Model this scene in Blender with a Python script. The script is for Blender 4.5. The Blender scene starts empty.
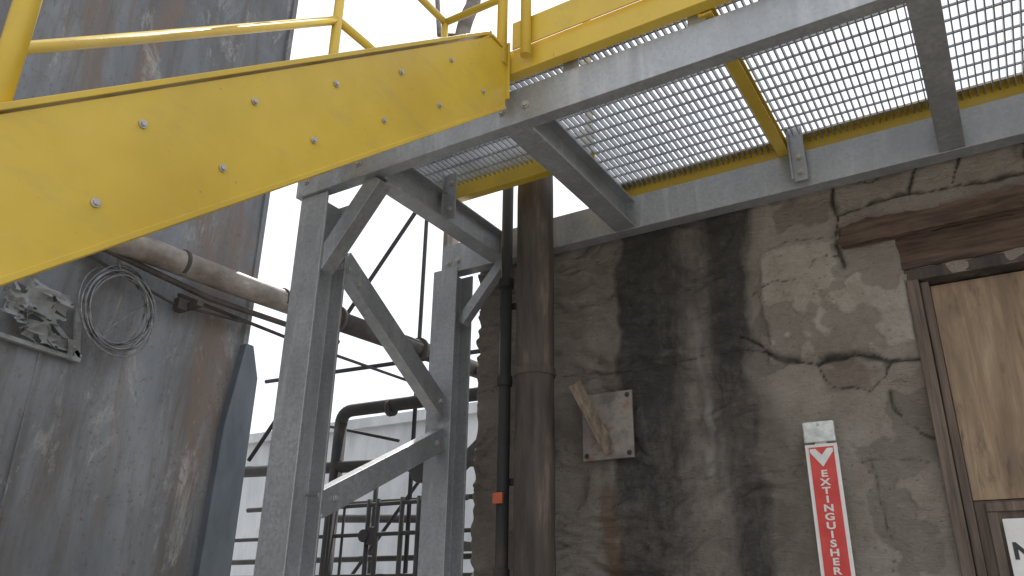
import bpy, bmesh, math, random
import numpy as np
from mathutils import Vector, Matrix, noise
random.seed(4)
H=1.6
sc=bpy.context.scene
col=bpy.context.collection
# ---------------------------------------------------------------- materials
def newmat(name):
    m=bpy.data.materials.new(name);m.use_nodes=True
    nt=m.node_tree;b=nt.nodes['Principled BSDF']
    return m,nt,b
def ramp(nt,src,stops):
    r=nt.nodes.new('ShaderNodeValToRGB');cr=r.color_ramp
    while len(cr.elements)<len(stops): cr.elements.new(.5)
    for e,(p,c) in zip(cr.elements,stops):
        e.position=p;e.color=(c[0],c[1],c[2],1) if not isinstance(c,(int,float)) else (c,c,c,1)
    nt.links.new(src,r.inputs[0]);return r.outputs[0]
def coords(nt,scale=(1,1,1)):
    t=nt.nodes.new('ShaderNodeTexCoord');mp=nt.nodes.new('ShaderNodeMapping')
    mp.inputs['Scale'].default_value=scale
    nt.links.new(t.outputs['Object'],mp.inputs['Vector']);return mp.outputs[0]
def tex_noise(nt,scale,detail=5,rough=.6,cs=(1,1,1),dist=0):
    n=nt.nodes.new('ShaderNodeTexNoise');n.inputs['Scale'].default_value=scale
    n.inputs['Detail'].default_value=detail;n.inputs['Roughness'].default_value=rough
    n.inputs['Distortion'].default_value=dist
    nt.links.new(coords(nt,cs),n.inputs['Vector']);return n.outputs['Fac']
def mix(nt,fac,a,b,mode='MIX'):
    m=nt.nodes.new('ShaderNodeMix');m.data_type='RGBA';m.blend_type=mode
    for s,v in ((m.inputs[0],fac),(m.inputs[6],a),(m.inputs[7],b)):
        if hasattr(v,'is_output'): nt.links.new(v,s)
        elif isinstance(v,(int,float)): s.default_value=v
        else: s.default_value=(v[0],v[1],v[2],1)
    return m.outputs[2]
def math_n(nt,op,a,b=0.5):
    m=nt.nodes.new('ShaderNodeMath');m.operation=op
    for s,v in zip(m.inputs,(a,b)):
        if hasattr(v,'is_output'): nt.links.new(v,s)
        else: s.default_value=v
    return m.outputs[0]
def bump(nt,b,h,strength=.3,dist=.01):
    n=nt.nodes.new('ShaderNodeBump');n.inputs['Strength'].default_value=strength;n.inputs['Distance'].default_value=dist
    nt.links.new(h,n.inputs['Height']);nt.links.new(n.outputs[0],b.inputs['Normal'])
def simple(name,c1,c2,rough=.6,metal=0,scale=8,cs=(1,1,1),bs=.2,bscale=60,lo=.35,hi=.65,c3=None):
    m,nt,b=newmat(name)
    f=tex_noise(nt,scale,6,.65,cs)
    stops=[(lo,c1),(hi,c2)]
    if c3: stops.append((min(.98,hi+.1),c3))
    nt.links.new(ramp(nt,f,stops),b.inputs['Base Color'])
    b.inputs['Roughness'].default_value=rough;b.inputs['Metallic'].default_value=metal
    if bs: bump(nt,b,tex_noise(nt,bscale,4,.6,cs),bs,.004)
    return m
def galv_mat():
    m,nt,b=newmat('galvanised')
    v=nt.nodes.new('ShaderNodeTexVoronoi');v.inputs['Scale'].default_value=95
    nt.links.new(coords(nt),v.inputs['Vector'])
    bw=nt.nodes.new('ShaderNodeRGBToBW');nt.links.new(v.outputs['Color'],bw.inputs[0])
    base=ramp(nt,bw.outputs[0],[(.1,(.33,.35,.37)),(.9,(.43,.45,.47))])
    dirt=ramp(nt,tex_noise(nt,4,6,.65,(1,1,.6)),[(.42,0),(.72,.7)])
    c=mix(nt,dirt,base,(.24,.25,.26))
    streak=ramp(nt,tex_noise(nt,20,5,.6,(1,1,.12)),[(.55,0),(.72,.5)])
    c=mix(nt,streak,c,(.56,.57,.58))
    nt.links.new(c,b.inputs['Base Color'])
    b.inputs['Metallic'].default_value=.45
    nt.links.new(ramp(nt,bw.outputs[0],[(0,.36),(1,.58)]),b.inputs['Roughness'])
    bump(nt,b,tex_noise(nt,40,3),.08,.003)
    return m
M_galv=galv_mat()
def yellow_mat():
    m,nt,b=newmat('yellow_paint')
    c=ramp(nt,tex_noise(nt,2.2,6,.6),[(.3,(.51,.345,.038)),(.55,(.61,.43,.05)),(.75,(.67,.485,.075))])
    sp=ramp(nt,tex_noise(nt,60,3,.7),[(.70,0),(.75,.6)])
    c=mix(nt,sp,c,(.25,.17,.05))
    d=ramp(nt,tex_noise(nt,11,6,.7,(1,.35,1)),[(.54,0),(.8,.5)])
    c=mix(nt,d,c,(.36,.28,.11))
    sc_=ramp(nt,tex_noise(nt,5,6,.8,(1,1,1),1.5),[(.655,0),(.67,.75),(.69,0)])
    c=mix(nt,sc_,c,(.20,.16,.10))
    nt.links.new(c,b.inputs['Base Color'])
    nt.links.new(ramp(nt,tex_noise(nt,14,4),[(.3,.28),(.7,.55)]),b.inputs['Roughness'])
    bump(nt,b,math_n(nt,'ADD',tex_noise(nt,90,2),math_n(nt,'MULTIPLY',tex_noise(nt,6,2),4)),.08,.003)
    return m
M_yel=yellow_mat()
M_bolt=simple('bolt_zinc',(.38,.37,.35),(.54,.53,.50),.45,.4,60,bs=0)
M_rustdark=simple('dark_rusty_iron',(.028,.024,.022),(.07,.058,.05),.75,.1,7,(1,1,.4),.5,40,c3=(.13,.08,.055))
M_rack=simple('grimy_grey_iron',(.018,.018,.019),(.042,.04,.039),.75,.1,5,(1,1,.4),.4,30,c3=(.09,.065,.05))
M_blackpipe=simple('weathered_black_pipe',(.034,.027,.023),(.085,.068,.056),.75,.0,12,(1,1,.14),.8,45,lo=.38,hi=.58,c3=(.17,.13,.10))
M_wood=simple('weathered_dark_timber',(.045,.028,.02),(.13,.085,.06),.9,0,7,(.5,5,5),.9,28,c3=(.29,.22,.165))
M_woodv=simple('weathered_wood_upright',(.085,.065,.052),(.20,.155,.125),.9,0,6,(6,6,.4),.8,30,c3=(.31,.26,.215))
M_stake=simple('split_wood',(.11,.085,.065),(.26,.205,.155),.85,0,14,(5,2,1),.6,40,c3=(.36,.30,.24))
def ply():
    m,nt,b=newmat('plywood')
    g=tex_noise(nt,7,6,.66,(2.2,1,.16),.7)
    c=ramp(nt,g,[(.3,(.19,.125,.08)),(.5,(.33,.235,.15)),(.7,(.46,.345,.23))])
    d=ramp(nt,tex_noise(nt,4.5,6,.65,(1.8,1,.5),.5),[(.40,0),(.62,.8)])
    c=mix(nt,d,c,(.19,.14,.10))
    k=ramp(nt,tex_noise(nt,26,4,.7,(1,1,.25)),[(.56,0),(.70,.6)])
    c=mix(nt,k,c,(.10,.07,.05))
    nt.links.new(c,b.inputs['Base Color']);b.inputs['Roughness'].default_value=.8
    bump(nt,b,tex_noise(nt,50,4,.6,(3,1,.3)),.45,.004);return m
M_ply=ply()
def steelwall():
    m,nt,b=newmat('weathered_steel_cladding')
    c=ramp(nt,tex_noise(nt,1.1,8,.66,(1,1,.6),.4),[(.3,(.085,.095,.105)),(.5,(.14,.153,.166)),(.7,(.215,.226,.236))])
    s=ramp(nt,tex_noise(nt,3.0,8,.72,(1,1,.10),.3),[(.45,0),(.62,.85)])
    c=mix(nt,s,c,(.085,.072,.064))
    s2=ramp(nt,tex_noise(nt,1.5,8,.76,(1,1.2,.25),1.0),[(.52,0),(.63,.75)])
    c=mix(nt,s2,c,(.145,.10,.072))
    s3=ramp(nt,tex_noise(nt,3.6,8,.80,(1,1,.4),.6),[(.56,0),(.67,.7)])
    c=mix(nt,s3,c,(.34,.33,.315))
    f2=ramp(nt,tex_noise(nt,26,5,.75),[(.57,0),(.68,.8)])
    c=mix(nt,f2,c,(.09,.065,.05))
    nt.links.new(c,b.inputs['Base Color']);b.inputs['Roughness'].default_value=.6
    bump(nt,b,tex_noise(nt,9,8,.72,(1,1,.4)),.5,.02);return m
M_steelwall=steelwall()
M_bluesteel=simple('blue_grey_painted_steel',(.065,.08,.095),(.12,.14,.16),.55,.05,3,(1,1,.4),.3,20,c3=(.12,.09,.075))
M_pipeins=simple('grey_brown_pipe_jacket',(.11,.09,.072),(.24,.21,.185),.6,.1,6,(1,.6,1),.5,30,lo=.38,hi=.62,c3=(.36,.34,.32))
M_wire=simple('steel_wire',(.12,.12,.12),(.25,.25,.25),.5,.5,20,bs=0)
M_cloth=simple('torn_flashing',(.13,.135,.135),(.27,.275,.27),.85,0,9,bs=.6,bscale=25)
M_conc=simple('pale_concrete',(.34,.365,.39),(.52,.54,.56),.9,0,1.3,(1,1,.35),.3,10,c3=(.24,.25,.26))
M_ground=simple('pale_concrete_ground',(.36,.34,.31),(.48,.46,.43),.95,0,3,bs=.6,bscale=40)
M_plate=simple('old_steel_plate',(.15,.13,.115),(.26,.235,.21),.6,.2,12,bs=.4,bscale=40,hi=.56,c3=(.22,.13,.085))
M_red=simple('red_sign_paint',(.52,.035,.03),(.62,.065,.05),.4,0,12,bs=0)
M_white=simple('white_sign_paint',(.64,.64,.62),(.78,.78,.77),.4,0,14,bs=0)
M_tag=simple('worn_sign_cap',(.40,.43,.40),(.70,.72,.70),.35,.2,30,bs=.1,c3=(.20,.26,.20))
M_black=simple('black_lettering',(.02,.02,.02),(.03,.03,.03),.5,0,5,bs=0)
M_orange=simple('orange_tag',(.42,.10,.045),(.55,.13,.05),.6,0,20,bs=0)
def wall_mat():
    m,nt,b=newmat('old_stone_masonry')
    a1=nt.nodes.new('ShaderNodeVertexColor');a1.layer_name='m1'
    a2=nt.nodes.new('ShaderNodeVertexColor');a2.layer_name='m2'
    s1=nt.nodes.new('ShaderNodeSeparateColor');nt.links.new(a1.outputs[0],s1.inputs[0])
    s2=nt.nodes.new('ShaderNodeSeparateColor');nt.links.new(a2.outputs[0],s2.inputs[0])
    n1=tex_noise(nt,3.5,7,.68);n2=tex_noise(nt,24,6,.72);n3=tex_noise(nt,9,7,.72,(1,1,.25))
    base=ramp(nt,n1,[(.3,(.23,.195,.16)),(.5,(.33,.29,.245)),(.7,(.44,.395,.34))])
    pl=ramp(nt,tex_noise(nt,4,8,.78),[(.3,(.42,.355,.29)),(.43,(.57,.50,.42)),(.55,(.69,.62,.535)),(.72,(.76,.71,.64))])
    c=mix(nt,s2.outputs[1],base,pl)
    c=mix(nt,ramp(nt,n2,[(.52,0),(.72,.36)]),c,(.25,.20,.165))
    c=mix(nt,ramp(nt,tex_noise(nt,60,3,.7),[(.60,0),(.70,.5)]),c,(.13,.105,.085))
    c=mix(nt,s2.outputs[2],c,ramp(nt,n2,[(.3,(.22,.16,.125)),(.7,(.40,.31,.25))]))
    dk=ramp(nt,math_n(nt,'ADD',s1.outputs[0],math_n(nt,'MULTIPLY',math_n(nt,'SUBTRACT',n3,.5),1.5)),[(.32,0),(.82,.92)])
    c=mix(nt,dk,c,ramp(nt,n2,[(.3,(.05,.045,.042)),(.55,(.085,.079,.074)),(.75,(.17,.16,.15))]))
    wh=ramp(nt,math_n(nt,'ADD',s1.outputs[1],math_n(nt,'MULTIPLY',math_n(nt,'SUBTRACT',n3,.5),2.0)),[(.28,0),(.95,.75)])
    c=mix(nt,wh,c,(.48,.46,.43))
    ru=ramp(nt,math_n(nt,'ADD',s1.outputs[2],math_n(nt,'MULTIPLY',math_n(nt,'SUBTRACT',n3,.5),1.4)),[(.4,0),(1,.65)])
    c=mix(nt,ru,c,(.21,.12,.06))
    c=mix(nt,math_n(nt,'MULTIPLY',s2.outputs[0],math_n(nt,'ADD',math_n(nt,'MULTIPLY',n2,.8),.45)),c,(.05,.042,.035))
    nt.links.new(c,b.inputs['Base Color']);b.inputs['Roughness'].default_value=.92
    h=math_n(nt,'ADD',tex_noise(nt,50,6,.8),math_n(nt,'MULTIPLY',tex_noise(nt,12,6,.75,(1,1,3.0)),3.2))
    bump(nt,b,h,1.0,.021);return m
M_wall=wall_mat()
# ---------------------------------------------------------------- helpers
def empty(name):
    e=bpy.data.objects.new(name,None);e.empty_display_size=.1;col.objects.link(e);return e
def mesh_obj(name,bm,mat,parent=None,smooth=False,bevel=0):
    me=bpy.data.meshes.new(name);bmesh.ops.recalc_face_normals(bm,faces=bm.faces[:]);bm.to_mesh(me);bm.free()
    o=bpy.data.objects.new(name,me);col.objects.link(o);me.materials.append(mat)
    if smooth:
        for p in me.polygons:p.use_smooth=True
    if bevel:
        b=o.modifiers.new('b','BEVEL');b.width=bevel;b.segments=2;b.limit_method='ANGLE'
    if parent:o.parent=parent
    return o
def addbox(bm,x0,x1,y0,y1,z0,z1):
    vs=[bm.verts.new((x,y,z)) for x in(x0,x1) for y in(y0,y1) for z in(z0,z1)]
    for f in((0,1,3,2),(4,6,7,5),(0,4,5,1),(2,3,7,6),(0,2,6,4),(1,5,7,3)):bm.faces.new([vs[i] for i in f])
def addprism(bm,p0,p1,poly,side):
    p0=Vector(p0);p1=Vector(p1);d=(p1-p0).normalized();s=Vector(side);s=(s-d*s.dot(d)).normalized();t=s.cross(d)
    if t.z<0:t=-t
    A=[bm.verts.new(p0+s*a+t*b) for a,b in poly];B=[bm.verts.new(p1+s*a+t*b) for a,b in poly]
    n=len(poly)
    for i in range(n):bm.faces.new((A[i],A[(i+1)%n],B[(i+1)%n],B[i]))
    bm.faces.new(A);bm.faces.new(B[::-1])
def roughbeam(bm,x0,x1,y0,y1,z0,z1,amp,slope=0,seed=0.,nx=70,k=5):
    rings=[]
    per=[]
    for i in range(k):per.append((y0+(y1-y0)*i/k,z0))
    for i in range(k):per.append((y1,z0+(z1-z0)*i/k))
    for i in range(k):per.append((y1-(y1-y0)*i/k,z1))
    for i in range(k):per.append((y0,z1-(z1-z0)*i/k))
    cy,cz=(y0+y1)/2,(z0+z1)/2
    for i in range(nx+1):
        x=x0+(x1-x0)*i/nx;R_=[]
        for a_,b2 in per:
            e=noise.noise(Vector((x*5+seed,a_*30,b2*30)))*amp+noise.noise(Vector((x*1.5+seed,a_*70,b2*45)))*amp*1.2+noise.noise(Vector((x*22,a_*40,b2*40+seed)))*amp*.5
            ex=noise.noise(Vector((a_*40,b2*40,seed)))*.04 if i in(0,nx) else 0
            dy,dz=a_-cy,b2-cz;l=math.hypot(dy,dz)
            R_.append(bm.verts.new((x+ex,a_+dy/l*e,b2+dz/l*e+slope*(x-x0))))
        rings.append(R_)
    n=len(per)
    for A,B in zip(rings,rings[1:]):
        for i in range(n):bm.faces.new((A[i],A[(i+1)%n],B[(i+1)%n],B[i]))
    bm.faces.new(rings[0]);bm.faces.new(rings[-1][::-1])
def addcyl(bm,p0,p1,r,seg=16,caps=True):
    p0=Vector(p0);p1=Vector(p1);d=(p1-p0).normalized();s=d.orthogonal().normalized();t=d.cross(s)
    A=[];B=[]
    for i in range(seg):
        a=2*math.pi*i/seg;o=(s*math.cos(a)+t*math.sin(a))*r;A.append(bm.verts.new(p0+o));B.append(bm.verts.new(p1+o))
    for i in range(seg):
        f=bm.faces.new((A[i],A[(i+1)%seg],B[(i+1)%seg],B[i]));f.smooth=True
    if caps:bm.faces.new(A);bm.faces.new(B[::-1])
def addtube(bm,pts,r,seg=12):
    pts=[Vector(p) for p in pts];rings=[]
    d=(pts[1]-pts[0]).normalized();s=d.orthogonal().normalized()
    for i,p in enumerate(pts):
        if i==0:dd=pts[1]-pts[0]
        elif i==len(pts)-1:dd=pts[-1]-pts[-2]
        else:dd=pts[i+1]-pts[i-1]
        dd.normalize();s=(s-dd*s.dot(dd)).normalized();t=dd.cross(s)
        rings.append([bm.verts.new(p+(s*math.cos(2*math.pi*k/seg)+t*math.sin(2*math.pi*k/seg))*r) for k in range(seg)])
    for a,b in zip(rings,rings[1:]):
        for k in range(seg):
            f=bm.faces.new((a[k],a[(k+1)%seg],b[(k+1)%seg],b[k]));f.smooth=True
    bm.faces.new(rings[0]);bm.faces.new(rings[-1][::-1])
def arc(p0,c,p1,n=6):
    p0=Vector(p0);c=Vector(c);p1=Vector(p1)
    return [(1-t)**2*p0+2*t*(1-t)*c+t*t*p1 for t in [i/n for i in range(n+1)]]
def addbolt(bm,p,d,r=.012,h=.009):
    p=Vector(p);d=Vector(d).normalized()
    addcyl(bm,p,p+d*.003,r*1.5,14);addcyl(bm,p+d*.003,p+d*(h+.003),r,6)
def Cprof(w,h,t,flip=1,x0=0):
    p=[(0,0),(w,0),(w,t),(t,t),(t,h-t),(w,h-t),(w,h),(0,h)]
    return [(x0+flip*a,b) for a,b in p]
def Iprof(w,h,t):
    a=w/2;b=t/2
    return [(-a,0),(a,0),(a,t),(b,t),(b,h-t),(a,h-t),(a,h),(-a,h),(-a,h-t),(-b,h-t),(-b,t),(-a,t)]
def Hcol(bm,x0,x1,y0,y1,z0,z1,t=.011):
    cx=(x0+x1)/2
    pr=[(x0,y0),(x1,y0),(x1,y0+t),(cx+t/2,y0+t),(cx+t/2,y1-t),(x1,y1-t),(x1,y1),(x0,y1),(x0,y1-t),(cx-t/2,y1-t),(cx-t/2,y0+t),(x0,y0+t)]
    A=[bm.verts.new((x,y,z0)) for x,y in pr];B=[bm.verts.new((x,y,z1)) for x,y in pr]
    n=len(pr)
    for i in range(n):bm.faces.new((A[i],A[(i+1)%n],B[(i+1)%n],B[i]))
    bm.faces.new(A[::-1]);bm.faces.new(B)
# ---------------------------------------------------------------- ground
bm=bmesh.new();s=400
vs=[bm.verts.new(v) for v in((-s,-s,-H),(s,-s,-H),(s,s,-H),(-s,s,-H))];bm.faces.new(vs)
mesh_obj('ground',bm,M_ground)
# ---------------------------------------------------------------- galvanised support frame
fr=empty('galvanised_support_frame')
bm=bmesh.new();Hcol(bm,-2.325,-2.175,2.03,2.18,-H,1.597);mesh_obj('front_column',bm,M_galv,fr,bevel=.003)
bm=bmesh.new();Hcol(bm,-2.31,-2.165,2.93,3.075,-H,1.597);mesh_obj('back_column',bm,M_galv,fr,bevel=.003)
for nm,x,y in(('front_base_plate',-2.25,2.105),('back_base_plate',-2.237,3.0)):
    bm=bmesh.new();addbox(bm,x-.13,x+.13,y-.13,y+(.13 if y<3 else .09),-H,-H+.018);mesh_obj(nm,bm,M_galv,fr)
bm=bmesh.new();addprism(bm,(-2.345,2.015,1.60),(3.2,2.015,1.60),Cprof(.055,.145,.009),(0,1,0));mesh_obj('front_beam',bm,M_galv,fr,bevel=.002)
bm=bmesh.new();addprism(bm,(-2.30,2.985,1.60),(3.2,2.985,1.60),Cprof(.07,.16,.009),(0,1,0));mesh_obj('wall_beam',bm,M_galv,fr,bevel=.002)
for nm,x in(('cross_beam_1',-1.955),('cross_beam_2',-1.275),('cross_beam_3',.035),('cross_beam_4',1.35),('cross_beam_5',2.6)):
    bm=bmesh.new()
    addprism(bm,(x,2.072,1.602),(x,2.983,1.602),Iprof(.085 if x<-1.5 or x>-.5 else .10,.138,.008),(1,0,0));mesh_obj(nm,bm,M_galv,fr,bevel=.002)
C2=[(.03,-.048),(.03,.048),(-.03,.048),(-.03,.040),(.022,.040),(.022,-.040),(-.03,-.040),(-.03,-.048)]
bm=bmesh.new();addprism(bm,(-2.215,2.181,1.35),(-2.215,2.93,.86),C2,(1,0,0));mesh_obj('upper_diagonal_brace',bm,M_galv,fr,bevel=.002)
bm=bmesh.new();addprism(bm,(-2.215,2.181,.355),(-2.215,2.93,.74),C2,(1,0,0));mesh_obj('lower_diagonal_brace',bm,M_galv,fr,bevel=.002)
bm=bmesh.new();addprism(bm,(-2.205,2.075,1.27),(-1.93,2.075,1.597),[(-.035,-.038),(.035,-.038),(.035,.038),(-.035,.038)],(0,1,0));mesh_obj('front_knee_brace',bm,M_galv,fr,bevel=.003)
bm=bmesh.new();addprism(bm,(-2.17,3.0,1.32),(-1.93,3.0,1.597),[(-.025,-.025),(.025,-.025),(.025,-.018),(-.018,-.018),(-.018,.025),(-.025,.025)],(0,1,0));mesh_obj('back_knee_brace',bm,M_galv,fr,bevel=.002)
bm=bmesh.new()
for x,y in((-.50,2.955),(.95,2.955),(2.2,2.955)):
    addprism(bm,(x,y,1.615),(x,y,1.86),[(-.03,-.004),(.03,-.004),(.03,.004),(-.022,.004),(-.022,.028),(-.03,.028)],(1,0,0))
addbox(bm,-1.075,-1.015,2.028,2.036,1.745,1.82);addbox(bm,.6,.66,2.028,2.036,1.745,1.82)
addbox(bm,-.62,-.56,2.028,2.036,1.745,1.82)
addprism(bm,(-1.90,2.50,1.60),(-1.90,2.50,1.83),[(-.03,-.004),(.03,-.004),(.03,.004),(-.022,.004),(-.022,.028),(-.03,.028)],(1,0,0))
mesh_obj('clip_angles',bm,M_galv,fr,bevel=.0015)
bm=bmesh.new()
for x in(-2.29,-2.12,-2.0,-1.92,-1.32,-1.22,-.02,.09,1.3,1.4):
    addbolt(bm,(x,2.014,1.70 if x in(-2.12,-1.92) else 1.665),(0,-1,0),.010,.008)
for x in(-2.26,-2.2):addbolt(bm,(x,2.984,1.66),(0,-1,0))
for x,z in((-.505,1.65),(-.505,1.72),(.945,1.65),(.945,1.72)):addbolt(bm,(x+.01,2.950,z),(0,-1,0),.009)
for z in(1.65,1.78):addbolt(bm,(-1.895,2.495,z),(0,-1,0),.009)
for y in(2.15,2.22):addbolt(bm,(-2.184,y+.05,1.31-(y-2.15)*.65),(1,0,0),.009)
addbolt(bm,(-2.184,2.87,.90),(1,0,0),.009);addbolt(bm,(-2.184,2.86,.705),(1,0,0),.009);addbolt(bm,(-2.184,2.25,.39),(1,0,0),.009)
mesh_obj('bolts',bm,M_bolt,fr)
# ---------------------------------------------------------------- yellow platform
pf=empty('yellow_access_platform')
bm=bmesh.new();addprism(bm,(-2.12,1.965,1.775),(3.2,1.965,1.775),Cprof(.045,.10,.008),(0,1,0));mesh_obj('front_frame_channel',bm,M_yel,pf,bevel=.002)
bm=bmesh.new();addbox(bm,-1.24,3.2,1.952,1.958,1.868,1.985);addbox(bm,-2.15,-2.144,1.97,2.66,1.80,1.96);addbox(bm,-2.15,-1.3,2.66,2.666,1.84,1.96);mesh_obj('toe_board',bm,M_yel,pf,bevel=.001)
NX=-1.42
bm=bmesh.new()
addprism(bm,(NX,3.045,1.735),(3.2,3.045,1.735),Cprof(.05,.12,.008,-1,.0),(0,1,0))
mesh_obj('back_frame_channel',bm,M_yel,pf,bevel=.002)
bm=bmesh.new();addprism(bm,(-2.12,2.60,1.765),(-1.34,2.60,1.765),Cprof(.045,.10,.008),(0,1,0));mesh_obj('notch_frame_channel',bm,M_yel,pf,bevel=.002)
bm=bmesh.new()
for x in(-2.118,-.58,.55,1.75,3.0):
    addprism(bm,(x,2.012,1.765),(x,2.598 if x<-2 else 2.992,1.765),Cprof(.045,.055 if x>-2 else .09,.008),(1,0,0))
mesh_obj('cross_members',bm,M_yel,pf,bevel=.002)
bm=bmesh.new()
x=-2.10
while x<3.15:
    y1=2.597 if x<NX else 3.04
    addbox(bm,x,x+.0045,1.975,y1,1.826,1.852)
    x+=.0245
y=2.02
while y<3.02:
    addprism(bm,(-2.11 if y<2.59 else NX,y,1.846),(3.16,y,1.846),[(-.0035,-.0035),(.0035,-.0035),(.0035,.0035),(-.0035,.0035)],(0,1,0))
    y+=.075
addbox(bm,NX-.004,NX+.001,2.6,3.04,1.822,1.853)
mesh_obj('steel_grating',bm,M_galv,pf)
bm=bmesh.new();r=.019
for p in((-2.13,1.93),(-2.13,2.68),(-1.27,1.93),(-1.17,1.93),(.6,1.93),(2.4,1.93),(-1.3,2.69)):
    addcyl(bm,(p[0],p[1],1.80),(p[0],p[1],2.93),r)
for z in(2.38,2.92):
    addcyl(bm,(-2.13,1.93,z),(-2.13,2.68,z),r);addcyl(bm,(-2.13,2.68,z),(-1.3,2.69,z),r);addcyl(bm,(-1.17,1.93,z),(3.2,1.93,z),r)
mesh_obj('guard_rail',bm,M_yel,pf)
# ---------------------------------------------------------------- stair
st=empty('yellow_steel_stair')
xf=-1.26
def strz(y):return .777+.83*(y-.53)
vd=.318
ylo=-1.35
def stringer(name,xo,inward):
    bm=bmesh.new()
    y0=ylo;ye=1.945;yt=1.815
    zt=strz(yt)
    out=[(y0,max(-H,strz(y0)-vd)),(ye,strz(ye)-vd-.005),(ye,zt+.015),(yt+.03,zt+.015),(y0,strz(y0))]
    t=.008*inward
    A=[bm.verts.new((xo,a,b)) for a,b in out];B=[bm.verts.new((xo+t,a,b)) for a,b in out]
    n=len(out)
    for i in range(n):bm.faces.new((A[i],A[(i+1)%n],B[(i+1)%n],B[i]))
    bm.faces.new(A);bm.faces.new(B[::-1])
    mesh_obj(name+'_web',bm,M_yel,st,bevel=.001)
    bm=bmesh.new()
    def strip(ya,za,yb,zb,th):
        dy,dz=yb-ya,zb-za;l=math.hypot(dy,dz);ny,nz=-dz/l*th,dy/l*th
        xs=(xo+.006*-inward,xo+.07*inward)
        vs=[bm.verts.new((x_,y_,z_)) for x_ in xs for y_,z_ in((ya,za),(yb,zb),(yb+ny,zb+nz),(ya+ny,za+nz))]
        for f in((0,1,2,3),(7,6,5,4),(0,4,5,1),(1,5,6,2),(2,6,7,3),(3,7,4,0)):bm.faces.new([vs[i] for i in f])
    strip(y0,strz(y0),yt+.03,strz(yt+.03),.012)
    strip(y0,strz(y0)-vd-.011,ye,strz(ye)-vd-.016,.012)
    strip(yt+.032,zt+.018,ye+.0,zt+.018,.010)
    mesh_obj(name+'_flanges',bm,M_yel,st,bevel=.0015)
stringer('near_stringer',xf,-1)
stringer('far_stringer',-2.12,1)
bm=bmesh.new();addbox(bm,xf-.075,xf+.012,1.946,1.954,1.66,1.90);mesh_obj('end_plate',bm,M_yel,st,bevel=.001)
bm=bmesh.new();bb=bmesh.new()
for k in range(-7,6):
    z=.838+.192*k;y=.79+.232*k
    if z<-H+.1:continue
    for yy in(y-.09,y+.09):
        if yy<1.85:
            rr=.0052+.0006*random.random();addbolt(bm,(xf+.001,yy+random.uniform(-.004,.004),z+random.uniform(-.004,.004)),(1,0,0),rr,.005)
    if y<1.85:
        addbox(bb,-2.11,xf-.01,y-.125,y-.12,z-.03,z+.035);addbox(bb,-2.11,xf-.01,y+.115,y+.12,z-.0,z+.033)
        for q in range(6):addbox(bb,-2.11,xf-.01,y-.10+q*.038,y-.096+q*.038,z+.005,z+.033)
        xx=-2.1
        while xx<xf-.02:
            addbox(bb,xx,xx+.004,y-.119,y+.114,z+.012,z+.030);xx+=.1
mesh_obj('tread_bolts',bm,M_bolt,st);mesh_obj('grating_treads',bb,M_galv,st)
bm=bmesh.new()
for xs_,ys_ in((-1.30,(-1.1,.475)),(-2.13,(-1.1,-.3,.62,1.93))):
    for h in(.44,.86):
        addcyl(bm,(xs_,-1.2,strz(-1.2)+h),(xs_,1.93,strz(1.93)+h),.019)
    for y in ys_:
        addcyl(bm,(xs_,y,strz(y)-.2),(xs_,y,strz(y)+.86),.021)
mesh_obj('hand_rails',bm,M_yel,st)
# ---------------------------------------------------------------- stone wall building
bld=empty('stone_building')
DY=3.1
zs=np.concatenate([np.linspace(-H,0,30)[:-1],np.arange(0,1.80,.0075),[1.80]])
xs=np.concatenate([np.arange(-2.14,.30,.0075),np.linspace(.30,5.0,60)])
XX,ZZ=np.meshgrid(xs,zs)
def nz(x,z,s=0.):return noise.noise(Vector((x,z,s)))
def vz(fx,fz,s):return np.vectorize(lambda x,z:nz(x*fx,z*fz,s))(XX,ZZ)
a=vz(1.6,1.6,1.3);b_=vz(6,6,5.1);c_=vz(20,20,7.7);d_=vz(3.2,3.2,11.3);e_=vz(11,11,21.)
led=np.vectorize(lambda x,z,q,w:nz(x*3.0+w*.6,z*13+q*4.0+w*1.2,2.2))(XX,ZZ,a,b_)
led2=np.vectorize(lambda x,z,q,w:nz(x*7,z*26+q*4+w*2.0,9.2))(XX,ZZ,a,b_)
def sm(v,lo,hi):
    t=np.clip((v-lo)/(hi-lo),0,1);return t*t*(3-2*t)
jx=a*.10+b_*.03
rz=1-sm(XX+jx,-.82,-.70)
crk=np.clip(1-np.abs(led)/.045,0,1)*rz*sm(d_+b_*.5,-.15,.25)
crk2=np.clip(1-np.abs(led2)/.07,0,1)*rz*sm(-d_+b_*.5,-.2,.2)
depth=(.009*a+.006*b_+.003*c_+.005*e_)*(.8+.3*rz)+rz*(led*.028+led2*.024+np.abs(b_)*.007)
depth-=crk*.010
fl=sm(d_+b_*.55+c_*.3,.14,.18)*(1-rz)
depth-=fl*.007
def pd(poly,wv=.016):
    d=np.full(XX.shape,9.)
    wx=XX+b_*wv+c_*.010+e_*.008;wz=ZZ+np.roll(b_,17,1)*wv+np.roll(c_,9,1)*.010+np.roll(e_,9,1)*.008
    for (x0,z0),(x1,z1) in zip(poly,poly[1:]):
        dx,dz=x1-x0,z1-z0;t=np.clip(((wx-x0)*dx+(wz-z0)*dz)/(dx*dx+dz*dz),0,1)
        d=np.minimum(d,np.hypot(wx-x0-t*dx,wz-z0-t*dz))
    return d
cr=np.zeros(XX.shape)
wmod=np.clip(.8+1.4*(b_*.6+c_*.9+e_*.4),.35,1.8)
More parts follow.
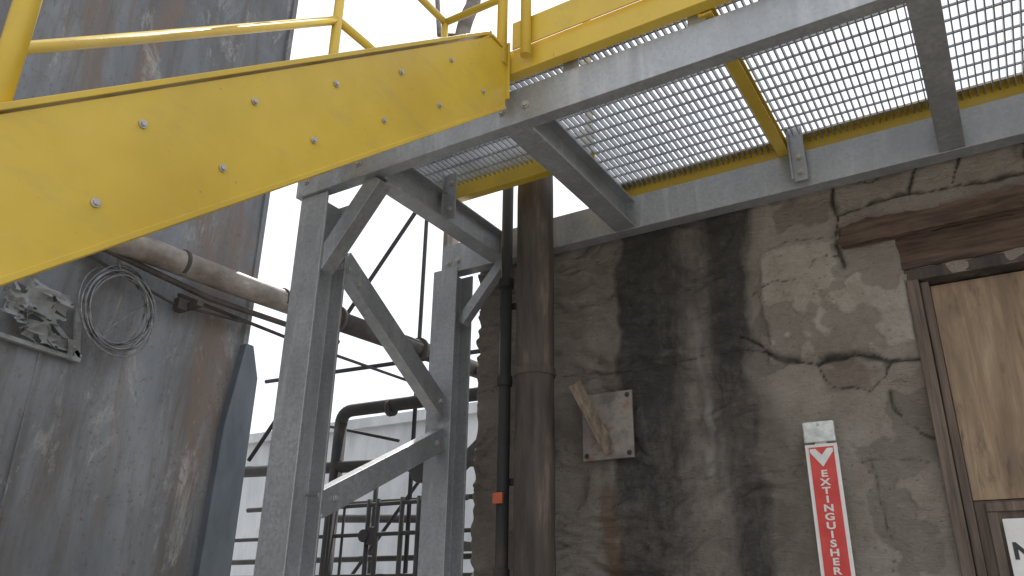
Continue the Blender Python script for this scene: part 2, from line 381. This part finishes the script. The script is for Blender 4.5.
for poly,w,st_ in (([(-.76,.985),(-.66,.935),(-.55,.90),(-.42,.925),(-.3,.88),(-.2,.87)],.018,1),
    ([(-.40,1.8),(-.41,1.5),(-.43,1.40),(-.40,1.27)],.012,1),
    ([(-.78,1.22),(-.68,1.26),(-.58,1.25),(-.50,1.33),(-.42,1.31)],.007,.75),
    ([(-.56,.9),(-.53,.80),(-.4,.765),(-.33,.82),(-.30,.87)],.007,.75),
    ([(-.33,.80),(-.30,.66),(-.25,.60),(-.2,.58)],.009,.8),
    ([(-.41,1.50),(-.2,1.53),(.1,1.50),(.5,1.53),(1.2,1.5)],.014,1),
    ([(-.14,1.53),(-.10,1.63),(-.12,1.8)],.012,1),([(.25,1.5),(.28,1.8)],.011,1),([(-.39,1.66),(-.28,1.62),(-.13,1.65)],.009,.9),
    ([(.0,1.52),(.06,1.64),(.26,1.66)],.010,.9),
    ([(-2.14,1.33),(-1.8,1.31),(-1.4,1.34),(-1.1,1.30),(-.8,1.33)],.008,.6),
    ([(-2.14,.99),(-1.7,1.01),(-1.3,.98),(-.9,1.0),(-.76,.985)],.010,.7),
    ([(-2.14,.52),(-1.6,.54),(-1.2,.51),(-.8,.50),(-.66,.53)],.007,.55),
    ([(-.5,.50),(-.35,.53),(-.2,.5)],.007,.6),
    ([(-1.52,1.32),(-1.50,1.0)],.006,.45),([(-1.12,1.0),(-1.15,.52)],.006,.4),([(-.86,.5),(-.84,.2),(-.86,0)],.006,.45),
    ([(-.42,.52),(-.40,.25),(-.43,0)],.006,.6),([(-.74,1.4),(-.60,1.43),(-.43,1.41)],.007,.7),
    ([(-.85,1.05),(-.78,1.02),(-.74,.97)],.012,.9)):
    d=pd(poly);g=np.clip(1-d/(w*wmod),0,1)*st_;cr=np.maximum(cr,sm(g,0,.8));depth-=.016*sm(g,0,1)*st_
blk=sm(XX+b_*.02+c_*.01,-.74,-.725)*sm(-(XX),.2,.22)*sm(ZZ+b_*.02+c_*.01,.925,.935)*(1-sm(ZZ+b_*.03,1.38,1.41))
depth+=blk*.024
up=sm(XX,-.41,-.395)*sm(ZZ,1.51,1.54);depth+=up*(.016+.012*b_+.03*d_)
brk=sm(XX+b_*.02,-.33,-.30)*(1-sm(ZZ+b_*.06+c_*.02,.78,.82));depth-=brk*.016*sm(b_+.3,0,.5)
zn=np.clip((1.6-ZZ)/1.6,0,1)
xl=-1.37-.07*zn;xr=-.72-.08*zn
stain_shade=sm(XX+jx*.5+b_*.03,xl-.04,xl+.05)*(1-sm(XX+jx*.6+b_*.03,xr-.07,xr+.05))
cen=np.exp(-((XX+1.03)/.10)**2)
stain_shade=stain_shade*(1-.13*sm(zn,.25,.7))*(1-.25*cen)
stain_shade=np.maximum(stain_shade,.95*np.exp(-((XX+.82+jx*.3)/.07)**2)*(1-sm(zn,.3,.8)))
stain_shade=np.maximum(stain_shade,1.0*np.exp(-((XX+1.25+jx*.3)/.10)**2)*(1-sm(zn,.45,1.0)))
stain_shade=np.maximum(stain_shade,.40*(1-sm(XX,-2.0,-1.7)))
stain_shade=np.maximum(stain_shade,.22*sm(ZZ,1.5,1.6)*(1-sm(XX,-.5,-.42)))  # shadow under the wall beam, painted into the dark colour mask
drip=np.exp(-((XX+1.0+a*.05+b_*.02+.015*np.sin(ZZ*6))/.026)**2)*sm(zn,.1,.3)*(.85+.9*b_)
drip=np.maximum(drip,.9*np.exp(-((XX+1.03+b_*.05)/.035)**2-((ZZ-1.1)/.20)**2))
drip=np.maximum(drip,.7*np.exp(-((XX+.955+a*.05+b_*.02)/.024)**2)*sm(zn,.5,.6))
rust=np.exp(-((XX+1.43+a*.05)/.07)**2)*(1-sm(ZZ,.45,.62))*1.1
rust=np.maximum(rust,.8*np.exp(-((XX+.42+b_*.1)/.25)**2-((ZZ-.885)/.022)**2))
rust=np.maximum(rust,.6*sm(XX,-.38,-.3)*sm(ZZ,1.25,1.3)*(1-sm(ZZ,1.5,1.55)))
plas=sm(XX+jx,-.82,-.66);plas=np.clip(plas*(.82+.18*blk)-up*.05-fl*.30,0,1)
plas=np.maximum(plas,.45*(1-sm(XX,-1.5,-1.42))*sm(XX,-1.85,-1.7))
brown=np.maximum(brk*.5*sm(XX,-.3,-.25),sm(XX+b_*.03,-.58,-.55)*(1-sm(XX+b_*.03,-.40,-.37))*sm(ZZ,.77,.79)*(1-sm(ZZ+b_*.02,.87,.89))*.8)
brown=np.maximum(brown,up*.35*sm(d_,-.05,.1));brown=np.maximum(brown,fl*.28)
creaseT=np.clip(np.maximum(np.maximum(crk*.5,crk2*.4),cr),0,1)
bm=bmesh.new();nzv,nxv=XX.shape
DX0,DX1,DZ=-.19,.98,1.175
L1=bm.loops.layers.color.new('m1');L2=bm.loops.layers.color.new('m2')
V=[[bm.verts.new((XX[i,j],DY-depth[i,j],ZZ[i,j])) for j in range(nxv)] for i in range(nzv)]
for i in range(nzv-1):
    for j in range(nxv-1):
        if xs[j]>=DX0 and xs[j+1]<=DX1 and zs[i+1]<=DZ: continue
        f=bm.faces.new((V[i][j],V[i][j+1],V[i+1][j+1],V[i+1][j]));f.smooth=True
        for lp,(p,q) in zip(f.loops,((i,j),(i,j+1),(i+1,j+1),(i+1,j))):
            lp[L1]=(min(1,stain_shade[p,q]),min(1,max(0,drip[p,q])),min(1,rust[p,q]),1)
            lp[L2]=(creaseT[p,q],plas[p,q],min(1,max(0,brown[p,q])),1)
me=bpy.data.meshes.new('wall_face');bm.to_mesh(me);bm.free()
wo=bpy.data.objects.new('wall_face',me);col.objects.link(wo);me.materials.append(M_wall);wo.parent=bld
bm=bmesh.new()
addbox(bm,-2.139,-2.10,3.125,3.6,-H,1.80);addbox(bm,-2.10,DX0-.01,3.15,3.6,-H,1.79);addbox(bm,DX1+.02,5,3.15,3.6,-H,1.79);addbox(bm,DX0-.01,DX1+.02,3.15,3.6,DZ+.02,1.79)
mesh_obj('wall_core',bm,M_wall,bld)
bm=bmesh.new();addbox(bm,-2.1,5,3.6,8,-H,1.6);mesh_obj('building_body',bm,M_conc,bld)
bm=bmesh.new();roughbeam(bm,-.40,1.25,3.05,3.12,1.345,1.425,.016,0.0,1.,110);mesh_obj('timber_lintel',bm,M_wood,bld)
bm=bmesh.new();roughbeam(bm,-.225,1.1,3.09,3.16,1.215,1.345,.008,-.003,7.,90);mesh_obj('head_board',bm,M_wood,bld)
bm=bmesh.new();addbox(bm,-.215,1.03,3.10,3.2,1.168,1.214);mesh_obj('door_head',bm,M_blackpipe,bld,bevel=.004)
bm=bmesh.new()
for q in [(-.205,-.165,3.082,3.22),(.93,.985,3.082,3.22)]:addbox(bm,q[0],q[1],q[2],q[3],-H,1.165)
addbox(bm,-.163,-.135,3.12,3.22,-H,1.163)
mesh_obj('door_jambs',bm,M_woodv,bld,bevel=.004)
bm=bmesh.new();addbox(bm,-.133,.928,3.175,3.19,.375,1.16);mesh_obj('plywood_panel',bm,M_ply,bld)
bm=bmesh.new();addbox(bm,-.133,.928,3.18,3.2,-H,.372);mesh_obj('door_leaf',bm,M_woodv,bld)
bm=bmesh.new();addbox(bm,-.10,.60,3.165,3.179,.335,.365);addbox(bm,-.10,-.07,3.165,3.179,-.4,.333);mesh_obj('door_trim',bm,M_woodv,bld,bevel=.002)
sg=empty('door_notice_sign')
bm=bmesh.new();addbox(bm,-.060,.25,3.157,3.162,.07,.31);mesh_obj('sign_panel',bm,M_white,sg,bevel=.001)
def text(body,x,z,size,mat,parent,y,name,ls=1.0,bold=.0,sx=1.0,align='CENTER'):
    c=bpy.data.curves.new(name,'FONT');c.body=body;c.size=size;c.align_x=align;c.extrude=.0006;c.offset=bold;c.space_line=ls
    o=bpy.data.objects.new(name,c);col.objects.link(o);c.materials.append(mat);o.location=(x,y,z);o.rotation_euler=(math.pi/2,0,0);o.scale=(sx,1,1);o.parent=parent;return o
text('N',-.048,.185,.07,M_black,sg,3.156,'lettering',bold=.003,align='LEFT')
es=empty('fire_extinguisher_sign')
ys=3.045
bm=bmesh.new();addbox(bm,-.632,-.520,ys,ys+.004,.02,.585);mesh_obj('white_panel',bm,M_white,es,bevel=.001)
bm=bmesh.new();addbox(bm,-.619,-.533,ys-.0022,ys-.0004,.035,.574);mesh_obj('red_field',bm,M_red,es)
bm=bmesh.new();addbox(bm,-.632,-.522,ys-.004,ys+.02,.592,.668);mesh_obj('sign_cap',bm,M_tag,es,bevel=.004)
bm=bmesh.new()
cx=-.576
def flat(bm,pts,y):
    A=[bm.verts.new((a,y,b)) for a,b in pts];B=[bm.verts.new((a,y-.001,b)) for a,b in pts];n=len(pts)
    for i in range(n):bm.faces.new((A[i],A[(i+1)%n],B[(i+1)%n],B[i]))
    bm.faces.new(A);bm.faces.new(B[::-1])
flat(bm,[(cx-.040,.568),(cx-.020,.568),(cx,.545),(cx+.020,.568),(cx+.040,.568),(cx+.040,.556),(cx,.503),(cx-.040,.556)],ys-.0026)
mesh_obj('down_arrow',bm,M_white,es)
for i,ch in enumerate('EXTINGUISHER'):
    text(ch,cx,.468-i*.0300,.0325,M_white,es,ys-.003,'letter_%d'%i,bold=.0010,sx=1.4)
bm=bmesh.new();addbolt(bm,(cx,ys-.003,.655),(0,-1,0),.004,.003);addbox(bm,cx-.02,cx+.02,ys+.004,ys+.055,.2,.3);addbox(bm,cx-.02,cx+.02,ys+.004,ys+.055,.5,.6);mesh_obj('fixings',bm,M_bolt,es)
wp=empty('wall_anchor_plate')
bm=bmesh.new();addbox(bm,-1.545,-1.31,3.050,3.062,.60,.885);mesh_obj('plate',bm,M_plate,wp,bevel=.002)
bm=bmesh.new();addbox(bm,-1.5,-1.35,3.062,3.12,.65,.84);mesh_obj('backing',bm,M_plate,wp)
bm=bmesh.new()
for x in(-1.525,-1.33):
    for z in(.62,.865):addbolt(bm,(x,3.049,z),(0,-1,0),.007,.005)
mesh_obj('plate_bolts',bm,M_rustdark,wp)
bm=bmesh.new();addprism(bm,(-1.495,2.88,.895),(-1.415,3.045,.63),[(-.014,-.030),(.014,-.024),(.018,.028),(-.014,.024)],(1,0,0));mesh_obj('wood_stake',bm,M_stake,wp,bevel=.002)
# ---------------------------------------------------------------- vertical pipe on the wall
vp=empty('vertical_drain_pipe')
bm=bmesh.new()
seg=40;zl=np.linspace(-H,2.05,150);rg=[]
for z in zl:
    R_=[]
    for k in range(seg):
        t=2*math.pi*k/seg;rr=.083+.0025*noise.noise(Vector((math.cos(t)*2,math.sin(t)*2,z*5)))+.0016*noise.noise(Vector((math.cos(t)*6,math.sin(t)*6,z*12)))
        R_.append(bm.verts.new((-1.655+rr*math.cos(t),2.83+rr*math.sin(t),z)))
    rg.append(R_)
for A,B in zip(rg,rg[1:]):
    for k in range(seg):
        f=bm.faces.new((A[k],A[(k+1)%seg],B[(k+1)%seg],B[k]));f.smooth=True
bm.faces.new(rg[-1])
mesh_obj('pipe',bm,M_blackpipe,vp)
bm=bmesh.new();addcyl(bm,(-1.655,2.83,.93),(-1.655,2.83,.965),.089,32);addcyl(bm,(-1.655,2.83,-.9),(-1.655,2.83,-.8),.092,32);mesh_obj('coupling_bands',bm,M_blackpipe,vp,bevel=.003)
bm=bmesh.new()
for z in(-.6,.5,1.3):addbox(bm,-1.83,-1.62,2.915,2.925,z,z+.03);addbox(bm,-1.80,-1.76,2.92,3.1,z,z+.03)
mesh_obj('pipe_brackets',bm,M_rustdark,vp,bevel=.001)
cp=empty('thin_conduit_pipe')
bm=bmesh.new();addcyl(bm,(-1.845,2.89,-H),(-1.845,2.89,1.98),.027,20);mesh_obj('pipe',bm,M_rack,cp)
bm=bmesh.new()
for z in(-.7,.12,.93,1.4):addcyl(bm,(-1.845,2.89,z),(-1.845,2.89,z+.045),.034,20)
mesh_obj('couplings',bm,M_rack,cp,bevel=.002)
bm=bmesh.new();addbox(bm,-1.868,-1.820,2.845,2.861,.42,.465);mesh_obj('orange_tag',bm,M_orange,cp,bevel=.003)
# ---------------------------------------------------------------- steel wall (left)
sw=empty('steel_clad_tank_wall')
bm=bmesh.new()
ysw=np.linspace(-3,3.82,120);zsw=np.linspace(-H,7,120)
VV=[[bm.verts.new((-4.8+.03*noise.noise(Vector((0,y*.9,z*.7)))+.014*noise.noise(Vector((3,y*3,z*2))),y,z)) for y in ysw] for z in zsw]
for i in range(119):
    for j in range(119):
        f=bm.faces.new((VV[i][j],VV[i][j+1],VV[i+1][j+1],VV[i+1][j]));f.smooth=True
mesh_obj('cladding',bm,M_steelwall,sw)
bm=bmesh.new();addbox(bm,-8,-4.85,-3,3.80,-H,7);mesh_obj('tank_body',bm,M_steelwall,sw)
bm=bmesh.new()
for y in(.9,2.35):addbox(bm,-4.81,-4.785,y,y+.012,-H,1.50)
addbox(bm,-4.83,-4.775,3.79,3.835,-H,7)
mesh_obj('seams',bm,M_steelwall,sw,bevel=.003)
bm=bmesh.new()
pr=[(3.64,-H),(3.94,-H),(3.94,1.62),(3.86,1.86),(3.79,1.86),(3.70,1.2)]
A=[bm.verts.new((-4.74,a_,b)) for a_,b in pr];B=[bm.verts.new((-4.9,a_,b)) for a_,b in pr]
for i in range(6):bm.faces.new((A[i],A[(i+1)%6],B[(i+1)%6],B[i]))
bm.faces.new(A);bm.faces.new(B[::-1])
mesh_obj('blue_edge_plate',bm,M_bluesteel,sw,bevel=.006)
bm=bmesh.new()
def crumple(bm,y0,y1,z0,z1,x,amp,sd):
    n=22;G=[[None]*(n+1) for _ in range(n+1)]
    for i in range(n+1):
        for j in range(n+1):
            u=i/n;v=j/n;yy=y0+(y1-y0)*u;zz=z0+(z1-z0)*v
            e=noise.noise(Vector((u*2.2,v*3,sd)));e2=noise.noise(Vector((u*4,v*4,sd+9)))
            G[i][j]=bm.verts.new((x+amp*(abs(e)*2.4+.2),yy+e2*.07,zz+e*.10-u*.05))
    for i in range(n):
        for j in range(n):
            if noise.noise(Vector((i*.2,j*.35,sd+3)))>.22: continue
            f=bm.faces.new((G[i][j],G[i+1][j],G[i+1][j+1],G[i][j+1]));f.smooth=True
crumple(bm,2.10,2.42,1.62,1.82,-4.76,.06,1.0);crumple(bm,2.2,2.52,1.46,1.56,-4.76,.05,4.0);crumple(bm,2.05,2.2,1.58,1.66,-4.76,.07,6.0)
mesh_obj('torn_flashing',bm,M_cloth,sw)
bm=bmesh.new()
addprism(bm,(-4.76,2.0,1.43),(-4.76,2.58,1.40),[(-.02,-.014),(.02,-.014),(.02,.014),(-.02,.014)],(1,0,0))
addprism(bm,(-4.76,2.2,1.72),(-4.76,2.58,1.42),[(-.012,-.015),(.012,-.015),(.012,.015),(-.012,.015)],(1,0,0))
addprism(bm,(-4.76,2.5,1.72),(-4.76,2.56,1.40),[(-.012,-.02),(.012,-.02),(.012,.02),(-.012,.02)],(1,0,0))
mesh_obj('gusset_bracket',bm,M_cloth,sw,bevel=.003)
bm=bmesh.new()
for k in range(12):
    rr=.245+.022*math.sin(k*2.1);pts=[]
    cy=2.71+.016*math.cos(k*3);cz=1.79+.014*math.sin(k*1.7)-.014*k*.3
    for i in range(41):
        t=2*math.pi*i/40;pts.append((-4.70+.018*math.sin(t*2+k)+.005*k,cy+rr*.92*math.cos(t)+.008*math.sin(3*t+k),cz+(rr*1.03)*math.sin(t)-.012*math.cos(3*t+k)))
    addtube(bm,pts,.0055,6)
addtube(bm,[(-4.66,2.66,2.00),(-4.66,2.63,2.08),(-4.62,2.58,2.17),(-4.64,2.64,2.2)],.008,6)
addtube(bm,[(-4.68,2.62,1.55),(-4.68,2.72,1.68),(-4.68,2.95,1.93)],.006,6)
mesh_obj('wire_coil',bm,M_wire)
pp=empty('overhead_process_pipe')
bm=bmesh.new()
addtube(bm,arc((-4.80,2.42,2.16),(-4.56,2.42,2.16),(-4.56,2.66,2.17),8)+[(-4.56,3.6,2.20),(-4.56,4.35,2.235)],.088,24)
mesh_obj('jacketed_pipe',bm,M_pipeins,pp)
bm=bmesh.new()
addtube(bm,[(-4.56,4.36,2.235),(-4.56,6.9,2.36)]+arc((-4.56,6.9,2.36),(-4.56,7.25,2.37),(-4.4,7.3,2.2),6),.085,20)
for y in(3.0,3.9,4.36,4.5,5.6):addcyl(bm,(-4.56,y,2.185+(y-3)*.04),(-4.56,y+.03,2.186+(y-3)*.04),.092 if y<4 else .12,20)
mesh_obj('bare_pipe',bm,M_rustdark,pp)
bm=bmesh.new()
addtube(bm,[(-4.60,2.35,2.10),(-4.60,3.3,2.03),(-4.6,4.6,2.08)],.022,10)
addtube(bm,[(-4.66,3.1,2.0),(-4.66,4.2,1.98),(-4.62,6.5,2.0)],.014,8)
addtube(bm,[(-4.70,2.45,2.05),(-4.68,3.1,1.93),(-4.66,3.7,1.98)],.010,8)
addbox(bm,-4.80,-4.55,3.18,3.23,1.93,1.97);addbox(bm,-4.70,-4.64,3.1,3.17,1.90,1.98)
mesh_obj('small_conduits',bm,M_rustdark,pp)
bg=empty('background_pipe_rack')
bm=bmesh.new()
addtube(bm,[(-5.87,6,-H),(-5.84,6,1.78)]+arc((-5.84,6,1.78),(-5.84,6,1.92),(-5.70,6,1.92),6)+[(-3.0,6,1.88)],.065,14)
addtube(bm,[(-9,6,1.47),(-3.0,6,1.24)],.06,12)
for x in(-5.2,-4.55):addcyl(bm,(x,6,1.885),(x+.05,6,1.885),.085,14)
addcyl(bm,(-4.9,6,1.31),(-4.84,6,1.31),.08,14)
addtube(bm,[(-4.55,6.0,-H),(-4.55,6.0,.9)]+arc((-4.55,6,.9),(-4.55,6,1.1),(-4.35,6,1.2),5)+[(-3.9,6,1.55)],.07,12)
addtube(bm,[(-7.2,7.5,1.05),(-5.6,7.5,.98)]+arc((-5.6,7.5,.98),(-5.45,7.5,.98),(-5.45,7.5,.8),4)+[(-5.45,7.5,-H)],.05,12)
addtube(bm,[(-4.2,6.5,-H),(-4.2,6.5,2.1)]+arc((-4.2,6.5,2.1),(-4.2,6.5,2.3),(-4.4,6.5,2.3),4)+[(-5.0,6.5,2.3)],.045,12)
mesh_obj('large_pipes',bm,M_rack,bg)
bm=bmesh.new()
addcyl(bm,(-4.96,6.1,4.3),(-7.3,6.1,1.55),.024,8)
addcyl(bm,(-5.03,6.2,-H),(-5.03,6.2,5.2),.022,8)
addcyl(bm,(-8.5,6,.68),(-3,6,.67),.020,8);addcyl(bm,(-8.5,6,.30),(-3,6,.30),.020,8);addcyl(bm,(-6.0,6,.95),(-4.2,6,.95),.020,8)
addcyl(bm,(-8.5,6.6,.50),(-3,6.6,.50),.03,8);addcyl(bm,(-8.5,7.2,1.18),(-3,7.2,1.14),.03,8)
addcyl(bm,(-6.6,5.6,2.25),(-3.8,5.6,2.16),.022,8)
addcyl(bm,(-7.0,6.3,2.05),(-5.3,6.3,1.62),.016,8)
addcyl(bm,(-5.9,6.3,.2),(-5.0,6.3,1.2),.018,8)
for x in(-5.25,-4.75,-6.6,-5.36,-6.1,-5.68,-4.95):addcyl(bm,(x,6,-H),(x,6,1.0 if x>-6 else .7),.024 if x!=-5.68 else .014,8)
for x in(-6.35,-7.0,-4.05):addcyl(bm,(x,7.2,-H),(x,7.2,1.5),.03,8)
addcyl(bm,(-4.3,6.4,-H),(-4.3,6.4,3.0),.03,8)
mesh_obj('small_rods_and_rails',bm,M_rack,bg)
bm=bmesh.new()
addcyl(bm,(-5.36,5.93,.66),(-5.36,6.07,.66),.06,12);addcyl(bm,(-5.30,6,.58),(-5.30,6,.74),.05,12);addbox(bm,-4.5,-4.2,5.9,6.1,.5,.58)
addcyl(bm,(-5.45,7.42,.45),(-5.45,7.58,.45),.09,14);addcyl(bm,(-4.75,5.95,1.22),(-4.75,6.05,1.22),.10,14)
mesh_obj('valve_bodies',bm,M_rack,bg,bevel=.01)
pb=empty('pale_concrete_building')
bm=bmesh.new();addbox(bm,-16,-5.0,12,20,-H,3.4);mesh_obj('walls',bm,M_conc,pb)
bm=bmesh.new()
for x in(-12.6,-9.3):addbox(bm,x,x+.25,11.9,11.998,-H,3.2)
addbox(bm,-16.1,-4.9,11.85,20.1,3.4,3.6);mesh_obj('pilasters_and_parapet',bm,M_conc,pb)
bm=bmesh.new()
addtube(bm,[(-2.94,3.9,-H),(-2.94,3.9,3.9)]+arc((-2.94,3.9,3.9),(-2.94,3.9,4.15),(-2.84,3.9,4.3),6)+[(-2.78,3.9,4.8)],.055,16)
addcyl(bm,(-2.94,3.9,3.78),(-2.94,3.9,3.84),.075,16)
addtube(bm,[(-2.94,3.9,4.05),(-3.15,3.9,4.15),(-3.2,3.9,4.6)],.02,8)
mesh_obj('roof_vent_pipe',bm,M_pipeins)
for o in list(bpy.data.objects):
    if o.parent is None:o.location.z+=H
# ---------------------------------------------------------------- camera
cd=bpy.data.cameras.new('Camera');cam=bpy.data.objects.new('Camera',cd);col.objects.link(cam)
th,ph,ro=math.radians(22.24),math.radians(32.12),math.radians(.86)
R=Vector((math.cos(ph),math.sin(ph),0));Fh=Vector((-math.sin(ph),math.cos(ph),0));Zv=Vector((0,0,1))
F=math.cos(th)*Fh+math.sin(th)*Zv;U=-math.sin(th)*Fh+math.cos(th)*Zv
R2=math.cos(ro)*R+math.sin(ro)*U;U2=-math.sin(ro)*R+math.cos(ro)*U
cam.matrix_world=Matrix(((R2.x,U2.x,-F.x,0),(R2.y,U2.y,-F.y,0),(R2.z,U2.z,-F.z,H),(0,0,0,1)))
cd.sensor_width=36;cd.lens=36*794.7/1024;cd.clip_start=.02;cd.clip_end=1500
sc.camera=cam
# ---------------------------------------------------------------- light
sd=Vector((-.42,.62,.95)).normalized()
el=math.asin(sd.z);az=math.atan2(sd.x,sd.y)
w=bpy.data.worlds.new('World');sc.world=w;w.use_nodes=True;nt=w.node_tree
bgn=nt.nodes['Background'];sky=nt.nodes.new('ShaderNodeTexSky');sky.sky_type='NISHITA';sky.sun_disc=False
sky.sun_elevation=el;sky.sun_rotation=az;sky.dust_density=2.0;sky.air_density=1.0
tc=nt.nodes.new('ShaderNodeTexCoord')
nn=nt.nodes.new('ShaderNodeTexNoise');nn.inputs['Scale'].default_value=2.2;nn.inputs['Detail'].default_value=6;nn.inputs['Roughness'].default_value=.6
nt.links.new(tc.outputs['Generated'],nn.inputs['Vector'])
cr_=nt.nodes.new('ShaderNodeValToRGB');cr_.color_ramp.elements[0].position=.35;cr_.color_ramp.elements[0].color=(.6,.6,.6,1);cr_.color_ramp.elements[1].position=.62;cr_.color_ramp.elements[1].color=(.97,.97,.97,1)
nt.links.new(nn.outputs['Fac'],cr_.inputs[0])
mx=nt.nodes.new('ShaderNodeMix');mx.data_type='RGBA';nt.links.new(cr_.outputs[0],mx.inputs[0]);nt.links.new(sky.outputs[0],mx.inputs[6]);mx.inputs[7].default_value=(8.3,8.5,8.9,1)
nt.links.new(mx.outputs[2],bgn.inputs[0]);bgn.inputs[1].default_value=.15
sl=bpy.data.lights.new('Sun','SUN');sl.energy=5.0;sl.angle=math.radians(.5);sl.color=(1,.94,.86)
so=bpy.data.objects.new('Sun',sl);col.objects.link(so);so.rotation_euler=(-sd).to_track_quat('-Z','Y').to_euler();so.location=(0,0,10)
sc.view_settings.view_transform='Standard';sc.view_settings.look='None';sc.view_settings.exposure=0
